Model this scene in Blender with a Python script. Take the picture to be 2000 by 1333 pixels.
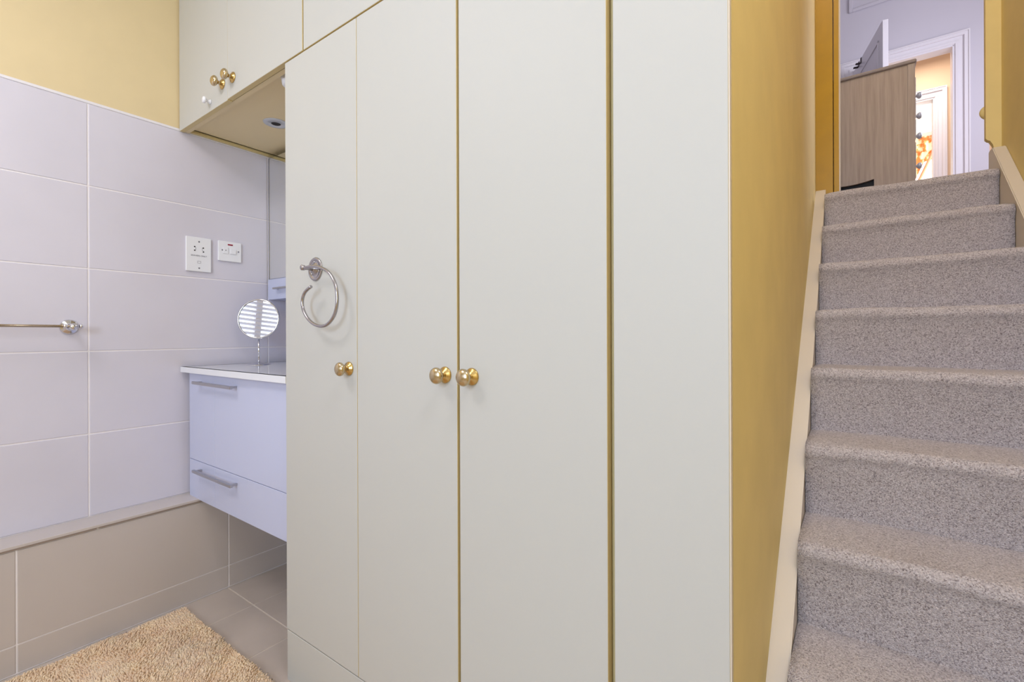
import bpy, bmesh, math, random
import numpy as np
from mathutils import Vector, Matrix
random.seed(4)
for o in list(bpy.data.objects): bpy.data.objects.remove(o)
S = bpy.context.scene
C = S.collection
PI = math.pi

# ------------------------------------------------------------------ camera
TH = .6216; CZ = 1.067; ROLL = .0035
R_ = Vector((math.cos(TH), math.sin(TH), 0)); F_ = Vector((-math.sin(TH), math.cos(TH), 0)); U_ = Vector((0, 0, 1))
cr = R_ * math.cos(ROLL) - U_ * math.sin(ROLL); cu = U_ * math.cos(ROLL) + R_ * math.sin(ROLL)
cam = bpy.data.cameras.new('camera'); cam.sensor_width = 36; cam.lens = 909.3 / 2000 * 36; cam.shift_y = -12.2 / 2000
cam.clip_start = .02
co = bpy.data.objects.new('camera', cam); C.objects.link(co)
co.matrix_world = Matrix(((cr.x, cu.x, -F_.x, 0), (cr.y, cu.y, -F_.y, 0), (cr.z, cu.z, -F_.z, CZ), (0, 0, 0, 1)))
S.camera = co

# ------------------------------------------------------------------ world, lights, exposure
w = bpy.data.worlds.new('world'); S.world = w; w.use_nodes = True
w.node_tree.nodes['Background'].inputs[0].default_value = (.80, .86, 1, 1)
w.node_tree.nodes['Background'].inputs[1].default_value = 1.9
S.view_settings.view_transform = 'Standard'; S.view_settings.look = 'None'
S.view_settings.gamma = 1; S.view_settings.use_curve_mapping = False
S.view_settings.exposure = 0.0

PHI = math.atan(.7338) - TH            # the stairwell is turned by this little angle
def st(s, t, z=0):
    return Vector((t * math.cos(PHI) + s * math.sin(PHI), s * math.cos(PHI) - t * math.sin(PHI), z))
def area(name, loc, to, sx, sy, power, col):
    l = bpy.data.lights.new(name, 'AREA'); l.shape = 'RECTANGLE'; l.size = sx; l.size_y = sy; l.energy = power; l.color = col
    o = bpy.data.objects.new(name, l); C.objects.link(o); o.location = loc
    o.rotation_euler = (Vector(to) - Vector(loc)).to_track_quat('-Z', 'Y').to_euler()
    return o
area('bathroom_fill', (.02, -1.88, 1.60), (-.5, .8, 1.45), .75, 1.1, 42, (.58, .73, 1))  # added main fill inside the wall behind the camera; no window there
area('bathroom_ceiling_light', (-1.45, -.5, 2.60), (-1.6, -.2, 0), .6, .6, 14, (.93, .90, .95))
area('stair_high_fill', st(1.2, .18, 4.35), st(1.3, .18, 0), .5, .8, 20, (.84, .86, 1))  # unseen lamp added overhead to brighten the stairs and their walls
area('stair_foot_fill', (.29, .22, 2.60), (.25, .9, 0), .35, .35, 9.5, (.84, .84, 1))  # unseen lamp added above the camera to lift the lower treads
area('landing_daylight', st(4.3, 1.75, 3.1), st(4.6, 0, 2.9), 1.2, 1.4, 42, (.86, .86, 1))
area('passage_lamp', st(6.5, .6, 4.15), st(6.5, .6, 0), .5, .5, 13, (1, .90, .80))
area('bedroom_daylight', st(8.4, 2.3, 3.0), st(8.4, 0, 3.2), 1.6, 1.6, 80, (1, .97, .94))

# ------------------------------------------------------------------ materials
def lin(c):
    return tuple(((v / 255 / 12.92) if v / 255 <= .04045 else ((v / 255 + .055) / 1.055) ** 2.4) for v in c) + (1,)
def mat(name, rgb, rough=.5, metal=0, bump=0, bscale=60, var=0, vscale=8, spec=.5, emit=0, coat=0):
    m = bpy.data.materials.new(name); m.use_nodes = True; nt = m.node_tree; b = nt.nodes['Principled BSDF']
    b.inputs['Base Color'].default_value = lin(rgb); b.inputs['Roughness'].default_value = rough
    b.inputs['Metallic'].default_value = metal; b.inputs['Specular IOR Level'].default_value = spec
    b.inputs['Coat Weight'].default_value = coat
    tc = nt.nodes.new('ShaderNodeTexCoord')
    if var:
        n = nt.nodes.new('ShaderNodeTexNoise'); n.inputs['Scale'].default_value = vscale; n.inputs['Detail'].default_value = 5
        nt.links.new(tc.outputs['Object'], n.inputs['Vector'])
        r = nt.nodes.new('ShaderNodeValToRGB'); nt.links.new(n.outputs['Fac'], r.inputs[0])
        r.color_ramp.elements[0].position = .3; r.color_ramp.elements[1].position = .7
        r.color_ramp.elements[0].color = lin([max(0, v * (1 - var)) for v in rgb]); r.color_ramp.elements[1].color = lin([min(255, v * (1 + var)) for v in rgb])
        nt.links.new(r.outputs[0], b.inputs['Base Color'])
    if bump:
        n = nt.nodes.new('ShaderNodeTexNoise'); n.inputs['Scale'].default_value = bscale; n.inputs['Detail'].default_value = 3
        nt.links.new(tc.outputs['Object'], n.inputs['Vector'])
        bp = nt.nodes.new('ShaderNodeBump'); bp.inputs['Strength'].default_value = bump; bp.inputs['Distance'].default_value = .002
        nt.links.new(n.outputs['Fac'], bp.inputs['Height']); nt.links.new(bp.outputs[0], b.inputs['Normal'])
    if emit:
        b.inputs['Emission Color'].default_value = lin(rgb); b.inputs['Emission Strength'].default_value = emit
    return m
M = {}
M['tile'] = mat('wall_tile_glaze', (218, 214, 225), .32, var=.015, vscale=3, bump=.03, bscale=8)
M['lowtile'] = mat('tile_glaze_warm_bounce', (206, 196, 190), .32, var=.015, vscale=3, bump=.03, bscale=8)  # same tile as the wall; warm bounced light and shade put into the colour
M['grout'] = mat('grout', (246, 240, 240), .8, bump=.1, bscale=200)
M['floortile'] = mat('floor_tile_glaze', (202, 188, 176), .4, var=.03, vscale=5, bump=.05, bscale=30)
M['floorgrout'] = mat('floor_grout', (232, 220, 206), .85)
M['cream'] = mat('cream_laminate', (199, 198, 191), .55, bump=.03, bscale=300)
M['creamedge'] = mat('cream_edging', (216, 196, 142), .5)
M['underside'] = mat('cream_underside_board', (234, 216, 174), .5)
M['yellow'] = mat('yellow_wall_paint', (228, 208, 164), .65, bump=.05, bscale=150, var=.01)
M['yellowdeep'] = mat('stair_wall_yellow_paint', (232, 210, 142), .6, bump=.05, bscale=120, var=.015)
M['yellowgloss'] = mat('yellow_gloss_frame_paint', (188, 144, 10), .4, bump=.1, bscale=60, var=.03)
M['stringwhite'] = mat('off_white_gloss', (220, 208, 190), .35, bump=.05, bscale=40)
M['white'] = mat('white_gloss_lacquer', (202, 207, 232), .18)
M['ceramic'] = mat('white_ceramic', (238, 240, 244), .1, coat=.4)
M['plastic'] = mat('white_plastic', (240, 240, 244), .3)
M['hallwhite'] = mat('hall_white_paint', (214, 210, 218), .7, bump=.03, bscale=90)
M['trimwhite'] = mat('white_trim_gloss', (236, 232, 236), .3)
M['peach'] = mat('peach_wall_paint', (234, 204, 172), .7)
M['ceiling'] = mat('ceiling_white', (238, 234, 226), .8)
M['chrome'] = mat('chrome', (222, 222, 226), .08, 1)
M['satin'] = mat('satin_steel', (188, 188, 192), .28, 1)
M['nickel'] = mat('brushed_nickel', (196, 176, 146), .2, 1)
M['brass'] = mat('polished_brass', (204, 186, 150), .22, 1)
M['brassdark'] = mat('brass_rose', (206, 174, 110), .25, 1)
M['mirror'] = mat('mirror_glass', (240, 242, 242), .0, 1)
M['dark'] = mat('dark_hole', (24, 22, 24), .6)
M['grey'] = mat('grey_print', (120, 118, 130), .6)
M['trimgrey'] = mat('taupe_edge_trim', (150, 134, 122), .5)
M['bezel'] = mat('pale_chrome_bezel', (206, 210, 218), .3, .3)
M['ringsteel'] = mat('dull_chrome', (176, 172, 174), .22, 1)
M['red'] = mat('red_neon_lens', (150, 30, 60), .25)
M['blackmetal'] = mat('dark_bronze', (60, 50, 50), .4, .6)
M['landing'] = mat('landing_carpet', (150, 132, 118), .95, bump=.6, bscale=300)
M['sky'] = mat('bright_window_view', (255, 253, 252), .5, emit=1.0)
M['slat'] = mat('white_blind_slat', (226, 224, 232), .5)
M['blindfabric'] = mat('cream_blind_fabric', (248, 240, 236), .7)
M['lamp'] = mat('opal_lamp_lens', (150, 150, 172), .3)

def carpet():
    m = bpy.data.materials.new('flecked_loop_carpet'); m.use_nodes = True; nt = m.node_tree; b = nt.nodes['Principled BSDF']
    L = nt.links.new; N = nt.nodes.new
    tc = N('ShaderNodeTexCoord')
    mp = N('ShaderNodeMapping'); L(tc.outputs['Object'], mp.inputs['Vector'])
    v = N('ShaderNodeTexVoronoi'); v.inputs['Scale'].default_value = 420; v.inputs['Randomness'].default_value = .8; L(mp.outputs[0], v.inputs['Vector'])
    wn = N('ShaderNodeTexWhiteNoise'); L(v.outputs['Color'], wn.inputs['Vector'])
    n = N('ShaderNodeTexNoise'); n.inputs['Scale'].default_value = 200; n.inputs['Detail'].default_value = 4; n.inputs['Roughness'].default_value = .7; L(mp.outputs[0], n.inputs['Vector'])
    mx = N('ShaderNodeMix'); mx.data_type = 'FLOAT'; mx.inputs[0].default_value = .55; L(wn.outputs['Value'], mx.inputs[2]); L(n.outputs['Fac'], mx.inputs[3])
    r = N('ShaderNodeValToRGB'); L(mx.outputs[0], r.inputs[0]); e = r.color_ramp.elements
    e[0].position = .18; e[0].color = lin((124, 112, 112)); e[1].position = .8; e[1].color = lin((236, 227, 228))
    k = e.new(.42); k.color = lin((197, 187, 188)); k = e.new(.6); k.color = lin((211, 202, 202))
    L(r.outputs[0], b.inputs['Base Color']); b.inputs['Roughness'].default_value = .95; b.inputs['Specular IOR Level'].default_value = .1
    b.inputs['Sheen Weight'].default_value = .15
    bp = N('ShaderNodeBump'); bp.inputs['Strength'].default_value = .8; bp.inputs['Distance'].default_value = .003
    ad = N('ShaderNodeMath'); ad.operation = 'SUBTRACT'; L(n.outputs['Fac'], ad.inputs[0]); L(v.outputs['Distance'], ad.inputs[1])
    L(ad.outputs[0], bp.inputs['Height']); L(bp.outputs[0], b.inputs['Normal'])
    return m
M['carpet'] = carpet()
def shag():
    m = mat('beige_shag_pile', (254, 220, 186), .95, var=.05, vscale=26, spec=.1)
    m.node_tree.nodes['Principled BSDF'].inputs['Sheen Weight'].default_value = .3
    return m
M['shag'] = shag()
M['shagbase'] = mat('rug_backing', (246, 214, 176), .95, bump=.5, bscale=120)
def wood():
    m = bpy.data.materials.new('limed_oak_veneer'); m.use_nodes = True; nt = m.node_tree; b = nt.nodes['Principled BSDF']
    L = nt.links.new; N = nt.nodes.new
    tc = N('ShaderNodeTexCoord'); mp = N('ShaderNodeMapping'); mp.inputs['Scale'].default_value = (38, 38, 1.6); L(tc.outputs['Object'], mp.inputs['Vector'])
    n = N('ShaderNodeTexNoise'); n.inputs['Scale'].default_value = 2.2; n.inputs['Detail'].default_value = 6; n.inputs['Roughness'].default_value = .6; L(mp.outputs[0], n.inputs['Vector'])
    r = N('ShaderNodeValToRGB'); L(n.outputs['Fac'], r.inputs[0]); e = r.color_ramp.elements
    e[0].position = .3; e[0].color = lin((164, 146, 132)); e[1].position = .7; e[1].color = lin((188, 172, 158))
    L(r.outputs[0], b.inputs['Base Color']); b.inputs['Roughness'].default_value = .5
    return m
M['wood'] = wood()
M['woodtop'] = mat('limed_oak_edge', (150, 136, 128), .4)
def floral():
    m = bpy.data.materials.new('orange_floral_fabric'); m.use_nodes = True; nt = m.node_tree; b = nt.nodes['Principled BSDF']
    L = nt.links.new; N = nt.nodes.new
    tc = N('ShaderNodeTexCoord'); v = N('ShaderNodeTexNoise'); v.inputs['Scale'].default_value = 16; v.inputs['Detail'].default_value = 2; L(tc.outputs['Object'], v.inputs['Vector'])
    r = N('ShaderNodeValToRGB'); L(v.outputs['Fac'], r.inputs[0]); e = r.color_ramp.elements
    e[0].position = .42; e[0].color = lin((222, 130, 66)); e[1].position = .58; e[1].color = lin((252, 226, 196))
    k = e.new(.5); k.color = lin((244, 176, 112))
    L(r.outputs[0], b.inputs['Base Color']); b.inputs['Roughness'].default_value = .9
    return m
M['floral'] = floral()
M['terracotta'] = mat('terracotta_braid', (226, 158, 124), .8)

# ------------------------------------------------------------------ mesh helpers
def box(bm, x0, x1, y0, y1, z0, z1, bev=0, seg=2):
    t = bmesh.new()
    bmesh.ops.create_cube(t, size=1)
    for v in t.verts:
        v.co = Vector(((x0 + x1) / 2 + v.co.x * (x1 - x0), (y0 + y1) / 2 + v.co.y * (y1 - y0), (z0 + z1) / 2 + v.co.z * (z1 - z0)))
    if bev: bmesh.ops.bevel(t, geom=t.edges[:], offset=bev, segments=seg, affect='EDGES', profile=.5)
    merge(bm, t)
def merge(bm, t):
    vm = {v: bm.verts.new(v.co) for v in t.verts}
    for f in t.faces:
        try:
            n = bm.faces.new([vm[v] for v in f.verts]); n.smooth = f.smooth
        except ValueError: pass
    t.free()
def prism(bm, pts, axis, a0, a1):
    """pts: 2-D outline; axis: index extruded along a0..a1; the other two axes take pts in order"""
    o = [i for i in range(3) if i != axis]
    def mk(p, a):
        v = [0, 0, 0]; v[axis] = a; v[o[0]] = p[0]; v[o[1]] = p[1]; return bm.verts.new(v)
    A = [mk(p, a0) for p in pts]; B = [mk(p, a1) for p in pts]; n = len(pts)
    bm.faces.new(A[::-1]); bm.faces.new(B)
    for i in range(n): bm.faces.new((A[i], A[(i + 1) % n], B[(i + 1) % n], B[i]))
def lathe(bm, prof, origin, axis, seg=28):
    """prof: (radius, distance along axis)"""
    ax = Vector(axis).normalized(); q = ax.to_track_quat('Z', 'Y'); o = Vector(origin)
    rings = []
    for r, h in prof:
        if r < 1e-6: rings.append([bm.verts.new(o + ax * h)]); continue
        rings.append([bm.verts.new(o + q @ Vector((r * math.cos(2 * PI * i / seg), r * math.sin(2 * PI * i / seg), h))) for i in range(seg)])
    for a, b in zip(rings, rings[1:]):
        for i in range(seg):
            j = (i + 1) % seg
            if len(a) == 1 and len(b) == 1: continue
            if len(a) == 1: f = bm.faces.new((a[0], b[i], b[j]))
            elif len(b) == 1: f = bm.faces.new((a[i], b[0], a[j]))
            else: f = bm.faces.new((a[i], b[i], b[j], a[j]))
            f.smooth = True
def tube(bm, pts, r, seg=12, sub=1, cap=True):
    pts = [Vector(p) for p in pts]
    if sub > 1:
        q = [pts[0]] + pts + [pts[-1]]; out = []
        for i in range(1, len(q) - 2):
            for k in range(sub):
                t = k / sub; p0, p1, p2, p3 = q[i - 1:i + 3]
                out.append(.5 * ((2 * p1) + (p2 - p0) * t + (2 * p0 - 5 * p1 + 4 * p2 - p3) * t * t + (3 * p1 - p0 - 3 * p2 + p3) * t ** 3))
        pts = out + [pts[-1]]
    up = None; rings = []
    for i, p in enumerate(pts):
        d = (pts[min(i + 1, len(pts) - 1)] - pts[max(i - 1, 0)]).normalized()
        if up is None:
            up = d.orthogonal().normalized()
        up = (up - d * up.dot(d)).normalized(); sd = d.cross(up)
        rings.append([bm.verts.new(p + (up * math.cos(2 * PI * k / seg) + sd * math.sin(2 * PI * k / seg)) * r) for k in range(seg)])
    for a, b in zip(rings, rings[1:]):
        for k in range(seg):
            f = bm.faces.new((a[k], a[(k + 1) % seg], b[(k + 1) % seg], b[k])); f.smooth = True
    if cap:
        bm.faces.new(rings[0][::-1]); bm.faces.new(rings[-1])
ORG = {}
def thing(name, label, cat, loc, stair=False, group=None, rz=None):
    o = bpy.data.objects.new(name, None); C.objects.link(o); o.empty_display_size = .05
    ORG[o.name] = Vector(loc)
    if stair: o.location = st(*loc_ts(loc)); o.rotation_euler = (0, 0, -PHI)
    else: o.location = loc
    if label: o['label'] = label
    if cat: o['category'] = cat
    if group: o['group'] = group
    return o
def loc_ts(l): return (l[1], l[0], l[2])      # stair-frame points are written (t, s, z)
def obj(name, bm, m, parent=None, stair=False, struct=False, label=None, cat=None, group=None, loc=None):
    """bm in world (or stair-frame) coordinates; origin moved to the parent's origin or loc"""
    if parent is not None: org = ORG[parent.name]
    else: org = Vector(loc) if loc is not None else Vector((0, 0, 0))
    bmesh.ops.recalc_face_normals(bm, faces=bm.faces[:])
    bmesh.ops.translate(bm, verts=bm.verts[:], vec=-org)
    me = bpy.data.meshes.new(name); bm.to_mesh(me); bm.free()
    o = bpy.data.objects.new(name, me); C.objects.link(o); me.materials.append(m)
    ORG[o.name] = org
    if parent is not None: o.parent = parent
    elif stair: o.location = st(*loc_ts(org)); o.rotation_euler = (0, 0, -PHI)
    else: o.location = org
    if struct: o['kind'] = 'structure'
    if label: o['label'] = label
    if cat: o['category'] = cat
    if group: o['group'] = group
    return o
def bx(name, m, dims, parent=None, bev=0, seg=2, **k):
    bm = bmesh.new(); box(bm, *dims, bev, seg); return obj(name, bm, m, parent, **k)
def boxes(name, m, dl, parent=None, bev=0, **k):
    bm = bmesh.new()
    for d in dl: box(bm, *d, bev)
    return obj(name, bm, m, parent, **k)

# ------------------------------------------------------------------ the bathroom shell
XA = -2.243; XB = -2.128; YW = .766; YC = 1.335; YR = -1.95; CEIL = 2.64
wl = bx('wall_left', M['grout'], (XA - .12, XA - .002, YR - .1, YC + .1, 0, CEIL), struct=True)
def tiles(parent, m, lst, bev=.0015, name='tile'):
    for d in lst: bx(name, m, d, parent, bev, 1)
TW = .649; G = .0021
rows = [.408 + .302 * i for i in range(6)]
lst = []
ys = [1.13 + TW, 1.13, 1.13 - TW, 1.13 - 2 * TW, 1.13 - 3 * TW, 1.13 - 4 * TW]
for y1, y0 in zip(ys, ys[1:]):
    y1 = min(y1, YC); y0 = max(y0, YR)
    if y1 - y0 < .02: continue
    for z0, z1 in zip(rows, rows[1:]):
        lst.append((XA - .006, XA, y0 + G, y1 - G, z0 + G, z1 - G))
tiles(wl, M['tile'], lst)
bx('plaster', M['yellow'], (XA - .004, XA - .0012, YR, YC, rows[-1] + .008, CEIL), wl)
bx('tile_trim', M['trimwhite'], (XA - .004, XA + .001, YR, YC, rows[-1] - .0005, rows[-1] + .0085), wl)
# boxed-in ledge along the foot of the wall
bxx = bx('wall_ledge', M['grout'], (XA - .004, XB - .002, YR, YC, 0, .400), struct=True)
bw = .621; by = [.903 + bw, .903, .903 - bw, .903 - 2 * bw, .903 - 3 * bw, .903 - 4 * bw]
lst = []
for y1, y0 in zip(by, by[1:]):
    y1 = min(y1, YC); y0 = max(y0, YR)
    for z0, z1 in ((.003, .093), (.093, .392)): lst.append((XB - .006, XB, y0 + G, y1 - G, z0 + G * .6, z1 - G * .6))
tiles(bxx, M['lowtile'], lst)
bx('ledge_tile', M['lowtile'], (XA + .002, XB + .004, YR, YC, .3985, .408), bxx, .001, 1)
for a, b in ((.481, YC), (YR, .475)):
    bx('edge_trim', M['trimgrey'], (XB - .001, XB + .0035, a, b, .3935, .3985), bxx)

fl = bx('floor', M['floorgrout'], (XA - .1, .62, YR - .1, YC + .1, -.12, -.002), struct=True)
fy = [.90 + .62, .90, .28, -.34, -.96, -1.58]
for k, (y1, y0) in enumerate(zip(fy, fy[1:])):
    y1 = min(y1, YC); y0 = max(y0, YR)
    x = -2.215
    while x < .5:
        a = max(x, XB); b = min(x + .305, .5)
        if b - a > .02: bx('tile', M['floortile'], (a + .002, b - .002, y0 + .002, y1 - .002, -.006, 0), fl, .001, 1)
        x += .305
bx('wall_back', M['tile'], (XA, -1.40, YC, YC + .1, 0, CEIL), struct=True)
# wall behind the camera, with the window seen in the round mirror; an added lamp lights the room
WX0, WX1, WZ0, WZ1 = -1.75, -.50, .95, 2.12
boxes('wall_front', M['yellow'], [(XA - .1, WX0, YR - .12, YR, 0, CEIL), (WX1, .62, YR - .12, YR, 0, CEIL),
      (WX0, WX1, YR - .12, YR, 0, WZ0), (WX0, WX1, YR - .12, YR, WZ1, CEIL)], struct=True)
win = boxes('window_1', M['trimwhite'], [(WX0, WX0 + .05, YR - .1, YR - .05, WZ0, WZ1), (WX1 - .05, WX1, YR - .1, YR - .05, WZ0, WZ1),
      (WX0, WX1, YR - .1, YR - .05, WZ0, WZ0 + .05), (WX0, WX1, YR - .1, YR - .05, WZ1 - .05, WZ1), ((WX0 + WX1) / 2 - .03, (WX0 + WX1) / 2 + .03, YR - .1, YR - .05, WZ0, WZ1)], struct=True)
bl = thing('venetian_blind', 'white horizontal-slat blind over the bathroom window, seen only in the round vanity mirror', 'blind', ((WX0 + WX1) / 2, YR - .02, WZ0 + .01))
z = WZ0 + .03; sl = None
while z < WZ1 - .06:
    bm = bmesh.new(); box(bm, WX0 + .01, WX1 - .01, -.024, .024, -.001, .001)
    bmesh.ops.rotate(bm, verts=bm.verts[:], cent=(0, 0, 0), matrix=Matrix.Rotation(.30, 3, 'X'))
    bmesh.ops.translate(bm, verts=bm.verts[:], vec=(0, YR - .02, z)); obj('slat', bm, M['slat'], bl); z += .046
bx('head_rail', M['slat'], (WX0 + .01, WX1 - .01, YR - .045, YR + .005, WZ1 - .05, WZ1 - .005), bl, .003)
# ceiling over the bathroom; the stairwell in front of the opening is open above
boxes('ceiling', M['ceiling'], [(XA - .1, .62, YR - .1, YW - .0, CEIL, CEIL + .1), (XA - .1, -.16, YW, YC + .1, CEIL, CEIL + .1)], struct=True)

# ------------------------------------------------------------------ stairwell shell, in stair-frame coordinates (t, s, z)
TL, TR = -.152, .51; SD = 2.83; ZL = 1.728; TOP = 4.55
SK = dict(stair=True, struct=True)
bx('wall_stairwell_left', M['yellowdeep'], (TL - .12, TL, .789, SD, 0, TOP), **SK)
bx('wall_right', M['yellowdeep'], (TR, TR + .12, -2.1, SD, 0, TOP), **SK)
bx('wall_stairwell_front', M['yellowdeep'], (TL - .12, TR + .1, .64, .74, CEIL + .1, TOP), **SK)
bx('ceiling_stairwell', M['ceiling'], (TL - .2, TR + .2, .6, SD + .1, TOP, TOP + .08), **SK)
# wall holding the doorway at the head of the stairs
boxes('wall_stair_head', M['hallwhite'], [(-1.6, TL - .002, SD + .01, SD + .12, ZL, TOP), (TR + .002, 1.9, SD + .01, SD + .12, ZL, TOP), (TL - .002, TR + .002, SD + .01, SD + .12, 3.75, TOP)], **SK)
dr = boxes('door_1', M['yellowgloss'], [(TL, -.081, SD, SD + .13, ZL, 3.75), (TL, TR, SD, SD + .1, 3.72, 3.76)], **SK)
bx('jamb_lining', M['yellowgloss'], (-.0775, -.056, SD + .004, SD + .12, ZL, 3.74), dr, .002)
bx('jamb_edge', M['stringwhite'], (-.056, -.051, SD + .012, SD + .12, ZL, 3.74), dr)
# right-hand jamb, its foot cut back in a curve where it meets the stair string
bm = bmesh.new()
pts = [(.462, 3.74), (.462, 1.906), (.468, 1.898), (.475, 1.894), (.484, 1.876), (.490, 1.84), (TR, 1.83), (TR, 3.74)]
prism(bm, pts, 1, SD, SD + .03); obj('jamb', bm, M['yellowdeep'], dr)
bm = bmesh.new(); lathe(bm, [(0, 0), (.022, 0), (.030, .006), (.033, .016), (.030, .024), (.018, .03), (0, .031)], (.482, SD + .064, 2.035), (0, -1, 0), 24)
obj('keep_boss', bm, M['yellowdeep'], dr)

# ------------------------------------------------------------------ staircase
S0, GO, RI = 1.293, .2235, .1919
stair = thing('staircase', 'narrow straight flight of stairs in flecked beige loop carpet climbing to the landing', 'staircase', (.18, .846, 0), stair=True)
def step(k):
    z1 = .384 + RI * k; z0 = z1 - RI; s0 = S0 + (k - 1) * GO; s1 = s0 + GO if k < 7 else SD + .0
    T0, T1 = -.109, .468
    prof = [(s0, z0 - .02), (s0, z1 - .05), (s0 - .006, z1 - .036)]
    c = (s0 + .012, z1 - .024); r = .024
    for i in range(9):
        a = PI + .25 - (PI / 2 + .25) * i / 8
        prof.append((c[0] + r * math.cos(a) * .95, c[1] + r * math.sin(a)))
    for i in range(1, 5): prof.append((c[0] + (s1 + .01 - c[0]) * i / 4, z1))
    bm = bmesh.new(); n = 24; rng = random.Random(k); ph = [rng.uniform(0, 6.28) for _ in range(4)]
    cols = []
    for j in range(n + 1):
        t = T0 + (T1 - T0) * j / n; col = []
        e = min((j) / 1.0, (n - j) / 1.0, 1)
        for i, (s, z) in enumerate(prof):
            wz = .0022 * math.sin(9 * t + ph[0]) + .0012 * math.sin(23 * t + ph[1]); ws = .0016 * math.sin(12 * t + ph[2])
            q = 1 if 2 <= i <= 10 else .3
            col.append(bm.verts.new((t, s + ws * q + (.004 if e < 1 and i < 11 else 0), z + wz * q - (.003 if e < 1 else 0))))
        cols.append(col)
    for a, b in zip(cols, cols[1:]):
        for i in range(len(prof) - 1):
            f = bm.faces.new((a[i], a[i + 1], b[i + 1], b[i])); f.smooth = True
    for col, fl_ in ((cols[0], 1), (cols[-1], 0)):
        s_, z_ = prof[-1]; ex = bm.verts.new((col[0].co.x, s_, z0 - .02))
        bm.faces.new(col + [ex])
    obj('step', bm, M['carpet'], stair)
for k in range(-1, 8): step(k)
# strings: sloping boards on both walls
sl_ = RI / GO
def zstr(s, off): return .384 + (s - S0) * sl_ + off
for (a, b, off, s_end, nm, c) in ((TL - .0, -.1105, .108, 2.80, 'stringer', 0), (.4695, TR, .200, 2.80, 'stringer', .04)):
    bm = bmesh.new()
    z_e = zstr(s_end, off)
    pts = [(.80, 0), (.80, zstr(.80, off)), (s_end - c, zstr(s_end - c, off)), (s_end, zstr(s_end - c, off)), (SD - .003, zstr(s_end - c, off)) if c else (SD - .003, z_e), (SD - .003, z_e - .5), (1.5, 0)]
    prism(bm, pts, 0, a, b)
    bmesh.ops.bevel(bm, geom=bm.edges[:], offset=.003, segments=2, affect='EDGES')
    obj(nm, bm, M['stringwhite'], stair)

# ------------------------------------------------------------------ landing and the rooms beyond
SW = 5.89; S2 = 7.08; S3 = 9.46; ZD = 3.73
bx('floor_landing', M['landing'], (-1.7, 2.0, SD, S3 + .1, ZL - .15, ZL), **SK)
bx('wall_landing_left', M['hallwhite'], (-1.72, -1.6, SD, SW, ZL, 4.75), **SK)
bx('wall_landing_right', M['hallwhite'], (1.9, 2.0, SD, SW, ZL, 4.75), **SK)
bx('ceiling_landing', M['ceiling'], (-1.7, 2.0, SD + .1, SW + .1, 4.75, 4.85), **SK)
boxes('wall_landing_far', M['hallwhite'], [(-1.7, -.005, SW, SW + .1, ZL, 4.75), (.76, .985, SW, SW + .1, ZL, 4.75), (1.75, 2, SW, SW + .1, ZL, 4.75),
      (-.005, .76, SW, SW + .1, ZD, 4.75), (.985, 1.75, SW, SW + .1, ZD, 4.75)], **SK)
def architrave(name, t0, t1, s, m, zt=ZD, wd=.105, left=True, right=True):
    r = thing(name, None, None, (t0, s, ZL), stair=True); r['kind'] = 'structure'
    for side, on in ((0, left), (1, right)):
        if not on: continue
        a = t0 if side == 0 else t1; g = -1 if side == 0 else 1
        bm = bmesh.new()
        for (u0, u1, dp) in ((0, wd, .012), (.006, .03, .020), (wd - .04, wd - .012, .028), (wd - .012, wd, .034)):
            box(bm, min(a + g * u0, a + g * u1), max(a + g * u0, a + g * u1), s - dp, s - .0005, ZL, zt + u1, .002, 1)
        box(bm, min(a, a - g * .012), max(a, a - g * .012), s - .012, s + .11, ZL, zt, .001, 1)
        obj('architrave_side', bm, m, r)
    bm = bmesh.new()
    for (u0, u1, dp) in ((0, wd, .0125), (.006, .03, .0205), (wd - .04, wd - .012, .0285), (wd - .012, wd, .0345)):
        box(bm, t0 - u1, t1 + u1, s - dp, s - .0005, zt + u0, zt + u1, .002, 1)
    box(bm, t0, t1, s - .012, s + .11, zt - .012, zt, .001, 1)
    obj('architrave_head', bm, m, r)
    return r
architrave('door_2', 0, .755, SW, M['trimwhite'])
# shallow panel high on the wall over the doorway
bm = bmesh.new(); box(bm, .0, 1.5, SW - .02, SW - .0005, 4.34, 4.37, .003, 1); box(bm, -.03, 0, SW - .02, SW - .0005, 4.34, 4.74, .003, 1)
obj('trim_1', bm, M['hallwhite'], **SK)
# open white door standing in the landing
dl = thing('door_3', None, None, (0, SW - .03, ZL), stair=True); dl['kind'] = 'structure'
def leafbm(parts):
    bm = bmesh.new()
    for d in parts: box(bm, *d, .002, 1)
    bmesh.ops.rotate(bm, verts=bm.verts[:], cent=(0, 0, 0), matrix=Matrix.Rotation(math.atan2(.200, .83), 3, 'Z'))
    bmesh.ops.translate(bm, verts=bm.verts[:], vec=(.005, SW - .03, 0)); return bm
LT = ZD - .01
leaf = obj('leaf', leafbm([(-.0, .04, -.85, 0, ZL + .01, LT)]), M['trimwhite'], dl)
for (y0, y1, z0, z1) in ((-.76, -.09, LT - .75, LT - .12), (-.76, -.09, ZL + .15, ZL + .95)):
    obj('panel_mould', leafbm([(-.008, 0, y0, y1, z0, z0 + .02), (-.008, 0, y0, y1, z1 - .02, z1), (-.008, 0, y0, y0 + .02, z0, z1), (-.008, 0, y1 - .02, y1, z0, z1)]), M['trimwhite'], leaf)
for yy in (-.27, -.20):
    obj('over_door_hook', leafbm([(-.004, .044, yy, yy + .022, LT, LT + .004), (-.005, -.001, yy, yy + .022, LT - .05, LT + .004), (-.045, -.005, yy, yy + .022, LT - .055, LT - .043)]), M['blackmetal'], leaf)

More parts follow.
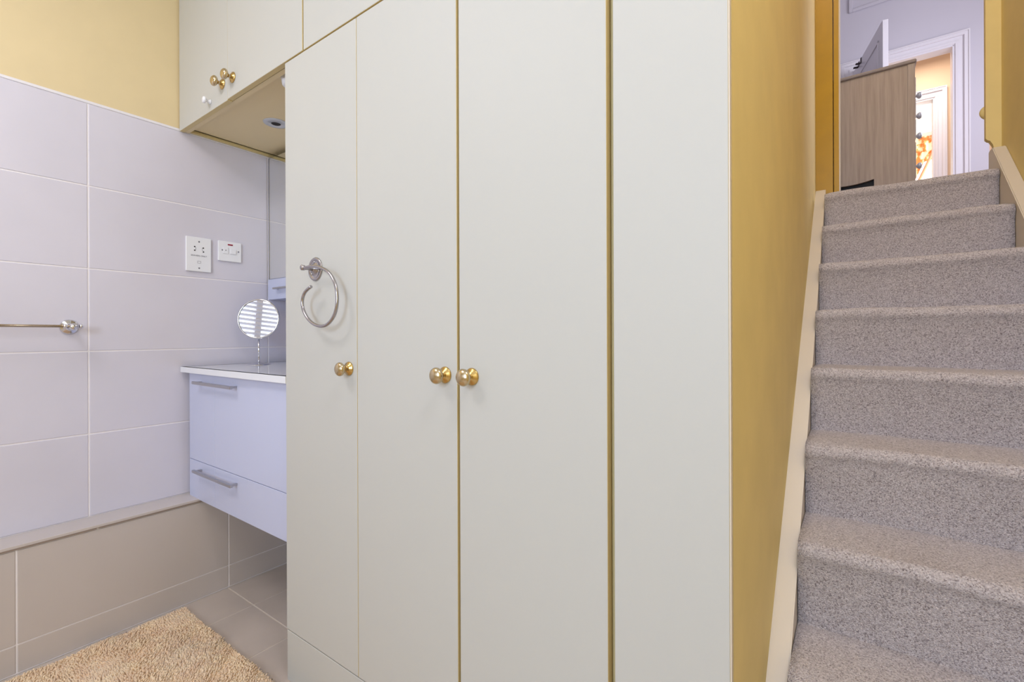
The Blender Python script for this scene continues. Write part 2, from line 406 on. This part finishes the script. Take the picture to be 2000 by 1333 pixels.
# passage beyond, painted peach
bx('wall_passage_left', M['peach'], (-.5, -.4, SW + .1, S2, ZL, 4.3), **SK)
bx('wall_passage_right', M['peach'], (1.8, 1.9, SW + .1, S2, ZL, 4.3), **SK)
bx('ceiling_passage', M['ceiling'], (-.5, 1.9, SW + .1, S2 + .1, 4.3, 4.4), **SK)
boxes('wall_passage_far', M['peach'], [(-.5, -.005, S2, S2 + .1, ZL, 4.3), (.748, 1.9, S2, S2 + .1, ZL, 4.3), (-.005, .748, S2, S2 + .1, ZD, 4.3)], **SK)
architrave('door_4', 0, .743, S2, M['trimwhite'])
# bedroom at the far end
bx('wall_bedroom_left', M['ceiling'], (-1.2, -1.1, S2 + .1, S3, ZL, 4.25), **SK)
bx('wall_bedroom_right', M['ceiling'], (2.6, 2.7, S2 + .1, S3, ZL, 4.25), **SK)
bx('ceiling_bedroom', M['ceiling'], (-1.2, 2.7, S2 + .1, S3 + .1, 4.25, 4.35), **SK)
wt0, wt1, wz0, wz1 = .45, 1.75, 2.6, 3.95
boxes('wall_bedroom_far', M['ceiling'], [(-1.2, wt0, S3, S3 + .1, ZL, 4.25), (wt1, 2.7, S3, S3 + .1, ZL, 4.25), (wt0, wt1, S3, S3 + .1, ZL, wz0), (wt0, wt1, S3, S3 + .1, wz1, 4.25)], **SK)
w2 = boxes('window_2', M['trimwhite'], [(wt0, wt0 + .07, S3 + .02, S3 + .07, wz0, wz1), (wt1 - .07, wt1, S3 + .02, S3 + .07, wz0, wz1), (.98, 1.04, S3 + .02, S3 + .07, wz0, wz1), (wt0, wt1, S3 + .02, S3 + .07, wz0, wz0 + .07), (wt0, wt1, S3 + .02, S3 + .07, 3.5, 3.54), (wt0, wt1, S3 + .02, S3 + .07, wz1 - .07, wz1)], **SK)
bx('daylit_glass', M['sky'], (wt0, wt1, S3 + .072, S3 + .078, wz0, wz1), w2)
bm = bmesh.new(); prism(bm, [(S3, 4.12), (S3 - .02, 4.12), (S3 - .03, 4.15), (S3 - .07, 4.19), (S3 - .09, 4.22), (S3 - .11, 4.23), (S3 - .11, 4.25), (S3, 4.25)], 0, -1.1, 2.6)
obj('trim_2', bm, M['ceiling'], **SK)
cu_ = thing('window_curtain', 'orange floral swag valance with a trailing tail over the bright far bedroom window', 'curtain', (.95, S3 - .06, 3.98), stair=True)
def drape(name, t0, t1, ztop, zb, m, amp=.02, nf=14, y=S3 - .05):
    bm = bmesh.new(); n = nf * 6; top = []; bot = []
    rings = [[], []]
    for i in range(n + 1):
        u = i / n; t = t0 + (t1 - t0) * u; s = y + amp * math.sin(u * nf * 2 * PI)
        rings[0].append((bm.verts.new((t, s, ztop)), bm.verts.new((t, s + .006, ztop))))
        rings[1].append((bm.verts.new((t, s * 1, zb(u))), bm.verts.new((t, s + .006, zb(u)))))
    for i in range(n):
        a, b = rings[0][i], rings[0][i + 1]; c, d = rings[1][i], rings[1][i + 1]
        for f in ((a[0], b[0], d[0], c[0]), (a[1], c[1], d[1], b[1]), (a[0], a[1], b[1], b[0]), (c[0], d[0], d[1], c[1])):
            bm.faces.new(f).smooth = True
    obj(name, bm, m, cu_)
drape('valance', .35, 1.9, 4.06, lambda u: 3.78 - .13 * abs(math.sin(u * 2 * PI * 1.0)), M['floral'])
drape('curtain_tail', .72, .92, 3.82, lambda u: 3.80 - .5 * (1 - u), M['floral'], .008, 3, S3 - .09)
bm = bmesh.new(); tube(bm, [(.97, S3 - .11, 3.80), (.90, S3 - .115, 3.62), (.82, S3 - .115, 3.42), (.72, S3 - .115, 3.22)], .018, 8, 4); obj('edging_braid', bm, M['terracotta'], cu_)

# ------------------------------------------------------------------ chest of drawers on the landing
ch = thing('chest_of_drawers', 'limed oak chest of drawers standing just inside the doorway at the stair head', 'chest', (.05, 3.58, ZL), stair=True)
t0, t1, s0, s1, zt = -.17, .258, 3.18, 3.98, 2.488
bm = bmesh.new()
arc = [(-.135 + .226 * i / 12, ZL + .157 + .016 * ((i / 12 - .45) / .55) ** 2) for i in range(13)]
pts = [(t0, ZL), (t0, zt - .02), (t1, zt - .02), (t1, ZL), (.0915, ZL)] + [(p[0], p[1]) for p in arc[::-1]] + [(-.135, ZL)]
prism(bm, pts, 1, s0, s0 + .018); obj('side_panel', bm, M['wood'], ch)
bx('side_panel', M['wood'], (t0, t1, s1 - .018, s1, ZL, zt - .02), ch)
bx('side_batten', M['wood'], (t1 - .028, t1 + .002, s0 - .004, s0 + .0, ZL, zt - .02), ch, .001, 1)
bx('back_panel', M['wood'], (t0, t0 + .01, s0 + .018, s1 - .018, ZL + .02, zt - .02), ch)
bx('plinth_shadow_board', M['dark'], (t0 + .02, t1 - .03, s0 + .03, s0 + .045, ZL, ZL + .24), ch)  # black board added as the shade seen through the foot cutout
bm = bmesh.new(); box(bm, t0 - .005, t1 + .009, s0 - .012, s1 + .012, zt - .02, zt, .008, 3); obj('top', bm, M['woodtop'], ch)
zk = [(2.345, .11), (2.236, .108), (2.128, .108), (1.968, .19)]; zz = zt - .028
for i, (zc, hh) in enumerate(zk):
    z1 = zc + hh / 2; z0 = zc - hh / 2
    d = bx('drawer', M['wood'], (t1 - .002, t1 + .006, s0 + .004, s1 - .004, z0 + .003, z1 - .003), ch, .004)
    for sk in (s0 + .13, s1 - .13):
        bm = bmesh.new(); lathe(bm, [(.009, 0), (.007, .012), (.015, .019), (.0175, .026), (.013, .033), (0, .035)], (t1 + .005, sk, zc), (1, 0, 0), 16); obj('knob', bm, M['bezel'], d)

# ------------------------------------------------------------------ wardrobe
def knob(parent, x, z, y=YW, s=1.0):
    bm = bmesh.new()
    lathe(bm, [(0, 0), (.0185 * s, 0), (.0190 * s, .0015), (.0175 * s, .004), (.0125 * s, .0055), (.011 * s, .008), (.0095 * s, .0085), (.0065 * s, .011)], (x, y, z), (0, -1, 0), 32)
    r = obj('knob_rose', bm, M['brassdark'], parent)
    bm = bmesh.new()
    lathe(bm, [(.0062 * s, .010), (.006 * s, .016), (.0085 * s, .020), (.0150 * s, .0225), (.0182 * s, .0265), (.0186 * s, .030), (.0172 * s, .0335), (.0150 * s, .0355), (.0145 * s, .0358), (.011 * s, .0382), (.005 * s, .0395), (0, .0398)], (x, y, z), (0, -1, 0), 32)
    obj('knob', bm, M['brass'], parent)
def door(name, x0, x1, z0, z1, root, knobs=(), dy=0):
    bm = bmesh.new(); box(bm, x0, x1, YW + dy, YW + .018 + dy, z0, z1, .0016, 2)
    d = obj(name, bm, M['cream'], root)
    d.data.materials.append(M['creamedge'])
    for f in d.data.polygons:
        if abs(f.normal.x) > .8 or abs(f.normal.z) > .8: f.material_index = 1
    for (kx, kz) in knobs: knob(d, kx, kz, YW + dy)
    return d
wd = thing('wardrobe', 'tall cream built-in wardrobe with three flat doors and brass knobs, between vanity and stairs', 'wardrobe', (-.78, YW + .2, 0))
WT = 1.913
boxes('carcass', M['creamedge'], [(-1.413, -1.395, YW + .022, YC, 0, WT), (-.30, -.28, YW + .022, YC, 0, WT), (-1.395, -.30, YC - .01, YC, 0, WT),
       (-1.395, -.30, YW + .03, YC - .01, .14, .156), (-1.395, -.30, YW + .03, YC - .01, WT - .018, WT), (-1.0, -.98, YW + .023, YC - .01, .156, WT - .018), (-.72, -.665, YW + .023, YW + .04, .156, WT - .018), (-.36, -.30, YW + .023, YW + .04, .156, WT - .018), (-1.08, -1.03, YW + .023, YW + .04, .156, WT - .018)], wd)
door('door', -1.4125, -1.0556, .158, WT - .001, wd, [(-1.09, .977)])
door('door', -1.0541, -.6985, .158, WT - .001, wd, [(-.734, .977)])
door('door', -.6905, -.342, .158, WT - .001, wd, [(-.654, .977)], dy=-.001)
door('filler_panel', -.330, -.1435, .158, WT - .001, wd)
bx('edge_strip', M['stringwhite'], (-.1435, -.1415, YW + .001, YW + .012, .0, WT), wd)
bx('plinth', M['cream'], (-1.4105, -.1435, YW + .0005, YW + .0185, 0, .1545), wd, .001, 1)

# ------------------------------------------------------------------ overhead cupboards
oc = thing('overhead_cupboard', 'cream two-door wall cupboard with paired brass knobs above the washbasin', 'cupboard', (-1.77, YW + .28, 1.916))
boxes('carcass', M['underside'], [(XA + .003, -1.312, YW + .038, YC, 1.934, 1.95), (XA + .002, XA + .018, YW + .020, YC, 1.934, CEIL - .002), (-1.33, -1.312, YW + .020, YC, 1.95, CEIL - .002), (XA + .018, -1.33, YW + .024, YW + .04, 1.95, CEIL - .002)], oc)
bx('bottom_rail', M['underside'], (XA + .003, -1.312, YW + .0195, YW + .037, 1.918, 1.95), oc, .001, 1)
bx('corner_bead', M['creamedge'], (XA + .0015, XA + .012, YW + .04, YC, 1.921, 1.934), oc, .001, 1)
door('door', XA + .006, -1.802, 1.914, CEIL - .004, oc, [(-1.839, 1.983)])
door('door', -1.7985, -1.3125, 1.916, CEIL - .004, oc, [(-1.755, 1.979)], dy=-.0015)
oc2 = thing('overhead_cupboard', 'cream high-level cupboard fitted directly on top of the wardrobe', 'cupboard', (-.73, YW + .28, 1.916))
boxes('carcass', M['underside'], [(-1.3085, -.285, YW + .022, YC - .0, 1.9165, 1.93), (-1.3085, -.285, YW + .024, YW + .04, 1.93, CEIL - .002), (-1.3085, -1.292, YW + .024, YC, 1.93, CEIL - .002), (-.30, -.285, YW + .024, YC, 1.93, CEIL - .002)], oc2)
door('door', -1.3085, -.73, 1.917, CEIL - .004, oc2)
door('door', -.727, -.1435, 1.917, CEIL - .004, oc2)
# little white hook on the left cupboard door
bm = bmesh.new(); lathe(bm, [(0, 0), (.009, 0), (.009, .003), (.0055, .006), (.0055, .016), (.011, .018), (.0125, .022), (.011, .026), (0, .028)], (-1.941, YW, 1.948), (0, -1, 0), 20)
obj('door_peg', bm, M['plastic'], label='small white peg on the left overhead cupboard door, below its brass knob', cat='hook', loc=(-1.941, YW, 1.948))

# downlight and pull switch under the cupboard
dn = thing('downlight', 'round chrome downlight recessed in the underside of the overhead cupboard', 'light', (-1.886, .985, 1.934))
bm = bmesh.new(); lathe(bm, [(.018, 0), (.019, .004), (.040, .003), (.047, .0015), (.048, -.0005), (.018, -.0005)], (-1.886, .985, 1.9338), (0, 0, -1), 36); obj('bezel', bm, M['bezel'], dn)
bm = bmesh.new(); lathe(bm, [(0, .0010), (.012, .0012), (.0175, .0030), (.0175, -.0002), (0, -.0002)], (-1.886, .985, 1.9338), (0, 0, -1), 24); obj('lamp', bm, M['dark'], dn)
ps = thing('pull_switch', 'round white pull switch fixed under the overhead cupboard, half hidden by the wardrobe', 'switch', (-1.515, .84, 1.934))
bm = bmesh.new(); lathe(bm, [(0, 0), (.03, 0), (.03, .006), (.027, .010), (.025, .026), (.020, .031), (0, .032)], (-1.515, .84, 1.9338), (0, 0, -1), 32); obj('housing', bm, M['plastic'], ps)
bm = bmesh.new(); tube(bm, [(-1.515, .84, 1.903), (-1.515, .84, 1.86)], .0012, 6); lathe(bm, [(0, 0), (.004, .003), (.006, .02), (0, .024)], (-1.515, .84, 1.86), (0, 0, -1), 10); obj('cord', bm, M['plastic'], ps)

# ------------------------------------------------------------------ towel ring on the first wardrobe door
tr = thing('towel_ring', 'chrome open-ended towel ring screwed to the left wardrobe door', 'towel ring', (-1.247, YW, 1.259))
YD = YW
bm = bmesh.new(); lathe(bm, [(0, 0), (.0335, 0), (.0345, .0015), (.033, .004), (.027, .0045), (.026, .0032), (.017, .0035), (.014, .007), (.009, .009), (.0065, .012)], (-1.247, YD, 1.259), (0, -1, 0), 40); rose = obj('rose', bm, M['ringsteel'], tr)
for a in (100, 220, 340):
    bm = bmesh.new(); c = (-1.247 + .0215 * math.cos(math.radians(a)), YD - .0035, 1.259 + .0215 * math.sin(math.radians(a)))
    lathe(bm, [(.0035, 0), (.0032, .001), (0, .0016)], c, (0, -1, 0), 12); obj('screw', bm, M['satin'], rose)
bm = bmesh.new(); lathe(bm, [(.0062, .008), (.0055, .03), (.0062, .034), (.0078, .036), (.0078, .044), (.005, .046), (0, .047)], (-1.247, YD, 1.259), (0, -1, 0), 20); obj('post', bm, M['ringsteel'], tr)
yr = YD - .039
pts = [(-1.2445, 1.2575), (-1.20, 1.2585), (-1.161, 1.252), (-1.122, 1.235), (-1.094, 1.203), (-1.085, 1.162), (-1.096, 1.124), (-1.125, 1.099), (-1.158, 1.092), (-1.195, 1.099), (-1.228, 1.118), (-1.249, 1.145), (-1.2505, 1.170), (-1.236, 1.190), (-1.207, 1.203)]
bm = bmesh.new(); tube(bm, [(x, yr, z) for x, z in pts], .0045, 14, 5); obj('ring', bm, M['ringsteel'], tr)

# ------------------------------------------------------------------ towel rail on the tiled wall
rl = thing('towel_rail', 'slim brushed metal towel rail on round brackets across the tiled wall', 'towel rail', (XA, .0, 1.10))
for yb in (.428, -.22):
    bm = bmesh.new(); lathe(bm, [(0, 0), (.026, 0), (.0265, .003), (.023, .007), (.014, .011), (.009, .018), (.0085, .04), (.011, .048), (.012, .056), (.010, .064), (.005, .068), (0, .069)], (XA, yb, 1.100), (1, 0, 0), 28); obj('bracket', bm, M['chrome'], rl)
bm = bmesh.new(); tube(bm, [(XA + .055, -.22, 1.102), (XA + .055, .428, 1.102)], .0048, 14); obj('rail', bm, M['nickel'], rl)
for yb, g in ((.412, -1), (.445, 1)):
    bm = bmesh.new(); lathe(bm, [(.0055, 0), (.008, .002), (.008, .006), (.0055, .009), (0, .01)], (XA + .055, yb, 1.102), (0, g, 0), 16); obj('collar', bm, M['chrome'], rl)

# ------------------------------------------------------------------ sockets
def plate(root, y0, y1, z0, z1):
    bm = bmesh.new(); box(bm, XA, XA + .010, y0, y1, z0, z1, .003, 3); return obj('faceplate', bm, M['plastic'], root)
def disc(name, root, y, z, r, m, x=XA + .0102, h=.0006):
    bm = bmesh.new(); lathe(bm, [(0, 0), (r, 0), (r, h), (0, h)], (x, y, z), (1, 0, 0), 16); return obj(name, bm, m, root)
ss = thing('shaver_socket', 'taller white shaver socket plate on the tiled wall above the basin', 'socket', (XA, .834, 1.339))
sp = plate(ss, .787, .882, 1.340, 1.486)
for z in (1.467, 1.355): disc('screw', sp, .835, z, .0032, M['grey'])
for y, z in ((.8185, 1.4445), (.8185, 1.429), (.851, 1.4425), (.8515, 1.426)): disc('pin_hole', sp, y, z, .0028, M['dark'])
for y, g in ((.821, 1), (.849, -1)):
    bm = bmesh.new(); tube(bm, [(XA + .0102, y + g * .002 * math.cos(a), 1.4365 + .006 * math.sin(a)) for a in [-1.4 + .28 * i for i in range(11)]], .0006, 6); obj('pin_slot', bm, M['grey'], sp)
boxes('marking', M['grey'], [(XA + .0102, XA + .0106, .829, .8415, 1.3755, 1.3762), (XA + .0102, XA + .0106, .829, .8415, 1.3845, 1.3852), (XA + .0102, XA + .0106, .829, .8297, 1.3755, 1.3852), (XA + .0102, XA + .0106, .8408, .8415, 1.3755, 1.3852)], sp)
tx = bpy.data.curves.new('lettering', 'FONT'); tx.body = 'SHAVERS ONLY'; tx.size = .0086; tx.align_x = 'CENTER'; tx.extrude = .0002
to = bpy.data.objects.new('lettering', tx); C.objects.link(to); bpy.context.view_layer.update()
me = bpy.data.meshes.new_from_object(to.evaluated_get(bpy.context.evaluated_depsgraph_get())); bpy.data.objects.remove(to)
lo = bpy.data.objects.new('lettering', me); C.objects.link(lo); me.materials.clear(); me.materials.append(M['grey'])
me.transform(Matrix.Translation(Vector((XA + .0104, .8345, 1.4045)) - Vector((XA, .834, 1.339))) @ Matrix.Rotation(PI / 2, 4, 'Z') @ Matrix.Rotation(PI / 2, 4, 'X'))
lo.parent = sp; ORG[lo.name] = ORG[ss.name]
fs = thing('fused_spur', 'smaller white switched fuse plate with a red neon, right of the shaver socket', 'switch', (XA, .958, 1.395))
fp = plate(fs, .910, 1.006, 1.398, 1.487)
bx('neon', M['red'], (XA + .010, XA + .0118, .948, .969, 1.4695, 1.4755), fp, .0006, 1)
bx('fuse_carrier', M['plastic'], (XA + .010, XA + .013, .928, .950, 1.431, 1.459), fp, .001, 1)
bx('rocker', M['plastic'], (XA + .010, XA + .0145, .958, .982, 1.432, 1.453), fp, .0015, 2)
for y in (.926, .993): disc('screw', fp, y, 1.446, .0032, M['grey'])
disc('screw', fp, .939, 1.446, .0022, M['grey'], XA + .0132)

# ------------------------------------------------------------------ vanity unit
va = thing('vanity_unit', 'white wall-hung vanity unit with long bar handles, tucked beside the wardrobe', 'vanity', (-1.83, 1.07, .405))
VX0, VX1, VY = -2.212, -1.425, .79; VZ0, VZ1 = .405, .917
boxes('carcass', M['white'], [(VX0, VX1, VY + .018, YC - .004, VZ0 + .003, VZ1 - .001)], va)
def front(name, x0, x1, z0, z1):
    bm = bmesh.new(); box(bm, x0, x1, VY, VY + .0175, z0, z1, .0012, 2); return obj(name, bm, M['white'], va)
u1 = front('door', VX0, -1.9795, .5615, VZ1 - .003); u2 = front('door', -1.9785, VX1, .5615, VZ1 - .003)
l1 = front('drawer', VX0, -1.9795, VZ0, .5595); l2 = front('drawer', -1.9785, VX1, VZ0, .5595)
for p, z in ((u2, .881), (l2, .529)):
    bm = bmesh.new(); box(bm, -2.110, -1.780, VY - .030, VY - .020, z - .0055, z + .0055, .0012, 2)
    for x in (-2.095, -1.795): box(bm, x - .005, x + .005, VY - .021, VY, z - .004, z + .004)
    obj('handle', bm, M['satin'], p)
# washbasin top: slab with a sunk bowl and raised rim
bm = bmesh.new()
X0, X1, Y0, Y1, zt_ = -2.236, -1.4165, .7665, YC - .004, .940
nx, ny = 56, 40; grid = []
cx, cy, ax, ay = -1.74, 1.0, .235, .17
for j in range(ny + 1):
    row = []
    for i in range(nx + 1):
        x = X0 + (X1 - X0) * i / nx; y = Y0 + (Y1 - Y0) * j / ny
        d = max(abs((x - cx) / ax), abs((y - cy) / ay)); e = ((abs((x - cx) / ax)) ** 4 + (abs((y - cy) / ay)) ** 4) ** .25
        h = 0 if e >= 1 else -.10 * (1 - e ** 3) ** .6
        edge = min(x - X0, X1 - x, y - Y0, Y1 - y)
        if e >= 1: h = -.003 if edge > .022 else 0
        row.append(bm.verts.new((x, y, zt_ + h)))
    grid.append(row)
for j in range(ny):
    for i in range(nx): bm.faces.new((grid[j][i], grid[j][i + 1], grid[j + 1][i + 1], grid[j + 1][i])).smooth = True
t = bmesh.new(); box(t, X0, X1, Y0, Y1, .9175, .9175 + .0215)
top = [f for f in t.faces if f.normal.z > .9]; bmesh.ops.delete(t, geom=top, context='FACES'); 
for v in t.verts:
    if v.co.z > .93: v.co.z = zt_
merge(bm, t); bmesh.ops.remove_doubles(bm, verts=bm.verts[:], dist=.0004)
obj('basin_top', bm, M['ceramic'], va)
bm = bmesh.new(); lathe(bm, [(0, 0), (.02, 0), (.022, .003), (.010, .006), (0, .006)], (cx, cy, .842), (0, 0, 1), 20); obj('waste', bm, M['chrome'], va)

# ------------------------------------------------------------------ mirror cabinet on the end wall
mc = thing('mirror_cabinet', 'mirrored wall cabinet with a small white drawer below it, in the corner over the vanity', 'cabinet', (-1.83, 1.23, 1.24))
MY = 1.132
boxes('carcass', M['white'], [(XA + .004, -1.42, MY + .012, YC - .003, 1.2375, 1.915)], mc)
bx('mirror_door', M['mirror'], (XA + .012, -1.425, MY, MY + .006, 1.336, 1.909), mc)
bx('mirror_frame', M['satin'], (XA + .006, XA + .0115, MY - .001, MY + .012, 1.336, 1.912), mc)
d = bx('drawer', M['white'], (XA + .008, -1.425, MY - .006, MY + .0115, 1.2375, 1.333), mc, .0012, 2)
bm = bmesh.new(); box(bm, -2.150, -1.95, MY - .030, MY - .020, 1.281, 1.289, .001, 1)
for x in (-2.140, -1.965): box(bm, x - .004, x + .004, MY - .021, MY - .006, 1.282, 1.288)
obj('handle', bm, M['satin'], d)

# ------------------------------------------------------------------ round table mirror
TB = Vector((-2.098, 1.016, .9372)); MC = Vector((-2.098, 1.016, 1.141)); RM = .086
tm = thing('table_mirror', 'round chrome pedestal mirror reflecting slatted blinds, on the washbasin top', 'mirror', TB)
bm = bmesh.new(); lathe(bm, [(0, 0), (.052, 0), (.053, .002), (.048, .005), (.030, .009), (.012, .013), (.006, .016), (0, .0165)], TB, (0, 0, 1), 40); obj('base', bm, M['chrome'], tm)
bm = bmesh.new(); tube(bm, [TB + Vector((0, 0, .012)), MC - Vector((0, 0, RM + .002))], .0038, 12); obj('stem', bm, M['chrome'], tm)
win_c = Vector(((WX0 + WX1) / 2 - .02, YR, 1.78)); camp = Vector((0, 0, CZ))
nrm = ((camp - MC).normalized() + (win_c - MC).normalized()).normalized()
bm = bmesh.new(); lathe(bm, [(RM - .004, .006), (RM - .001, .0075), (RM + .0025, .005), (RM + .003, 0), (RM + .0025, -.005), (RM - .001, -.0075), (RM - .004, -.006)], MC, nrm, 56); obj('rim', bm, M['chrome'], tm)
for g in (1,-1):
    bm = bmesh.new(); lathe(bm, [(0, .0035 * g), (RM - .003, .0035 * g), (RM - .003, .002 * g), (0, .002 * g)], MC, nrm, 56); obj('glass', bm, M['mirror'], tm)
for p in bpy.data.objects:
    if p.name.startswith('glass'):
        for f in p.data.polygons: f.use_smooth = False

# ------------------------------------------------------------------ shag rug
rg = thing('bath_rug', 'beige deep-pile bath rug lying against the tiled ledge', 'rug', (-1.5, .2, 0))
RX0, RX1, RY0, RY1 = -2.095, -.75, -.5, .735
bm = bmesh.new(); box(bm, RX0 + .012, RX1, RY0, RY1 - .008, .0005, .012, .004, 2); obj('backing', bm, M['shagbase'], rg)
rng = np.random.default_rng(3); stp = .0052
gx, gy = np.meshgrid(np.arange(RX0 + .01, RX1, stp), np.arange(RY0, RY1 - .004, stp))
gx = gx.ravel() + rng.uniform(-.5, .5, gx.size) * stp; gy = gy.ravel() + rng.uniform(-.5, .5, gy.size) * stp
n = gx.size
fld = np.sin(gx * 31 + 2 * np.sin(gy * 17)) + np.sin(gy * 43 + 1.5 * np.sin(gx * 23)) + .6 * np.sin(gx * 77 + gy * 61)
hgt = .022 + .0028 * fld + rng.uniform(-.003, .003, n)
ang = 1.2 * np.sin(gx * 13 + gy * 9) + 1.5 * np.sin(gy * 19 - gx * 5) + rng.uniform(-.9, .9, n); ln = .003 + rng.uniform(0, .006, n)
edge = np.minimum(np.minimum(gx - RX0, RY1 - gy), .03) / .03
hgt = hgt * (.6 + .4 * edge)
dx, dy = np.cos(ang) * ln, np.sin(ang) * ln
V = np.zeros((n, 7, 3)); rad0, rad1 = .0030, .0031; rot = rng.uniform(0, 6.28, n)
for k in range(3):
    a = rot + k * 2.094
    V[:, k] = np.stack([gx + rad0 * np.cos(a), gy + rad0 * np.sin(a), np.full(n, .010)], 1)
    V[:, 3 + k] = np.stack([gx + dx * .6 + rad1 * np.cos(a), gy + dy * .6 + rad1 * np.sin(a), .010 + (hgt - .010) * .72], 1)
V[:, 6] = np.stack([gx + dx, gy + dy, hgt], 1)
V -= np.array([-1.5, .2, 0])
base = (np.arange(n) * 7)[:, None]
tri = np.concatenate([base + np.array(t) for t in ((0, 1, 4), (0, 4, 3), (1, 2, 5), (1, 5, 4), (2, 0, 3), (2, 3, 5), (3, 4, 6), (4, 5, 6), (5, 3, 6))], 0).astype(np.int32)
me = bpy.data.meshes.new('pile'); me.vertices.add(n * 7); me.vertices.foreach_set('co', V.reshape(-1)); m_ = len(tri)
me.loops.add(m_ * 3); me.loops.foreach_set('vertex_index', tri.reshape(-1)); me.polygons.add(m_)
me.polygons.foreach_set('loop_start', np.arange(m_, dtype=np.int32) * 3); me.polygons.foreach_set('use_smooth', np.ones(m_, dtype=bool)); me.update(); me.validate()
me.materials.append(M['shag']); po = bpy.data.objects.new('pile', me); C.objects.link(po); po.parent = rg; po['kind'] = 'stuff'
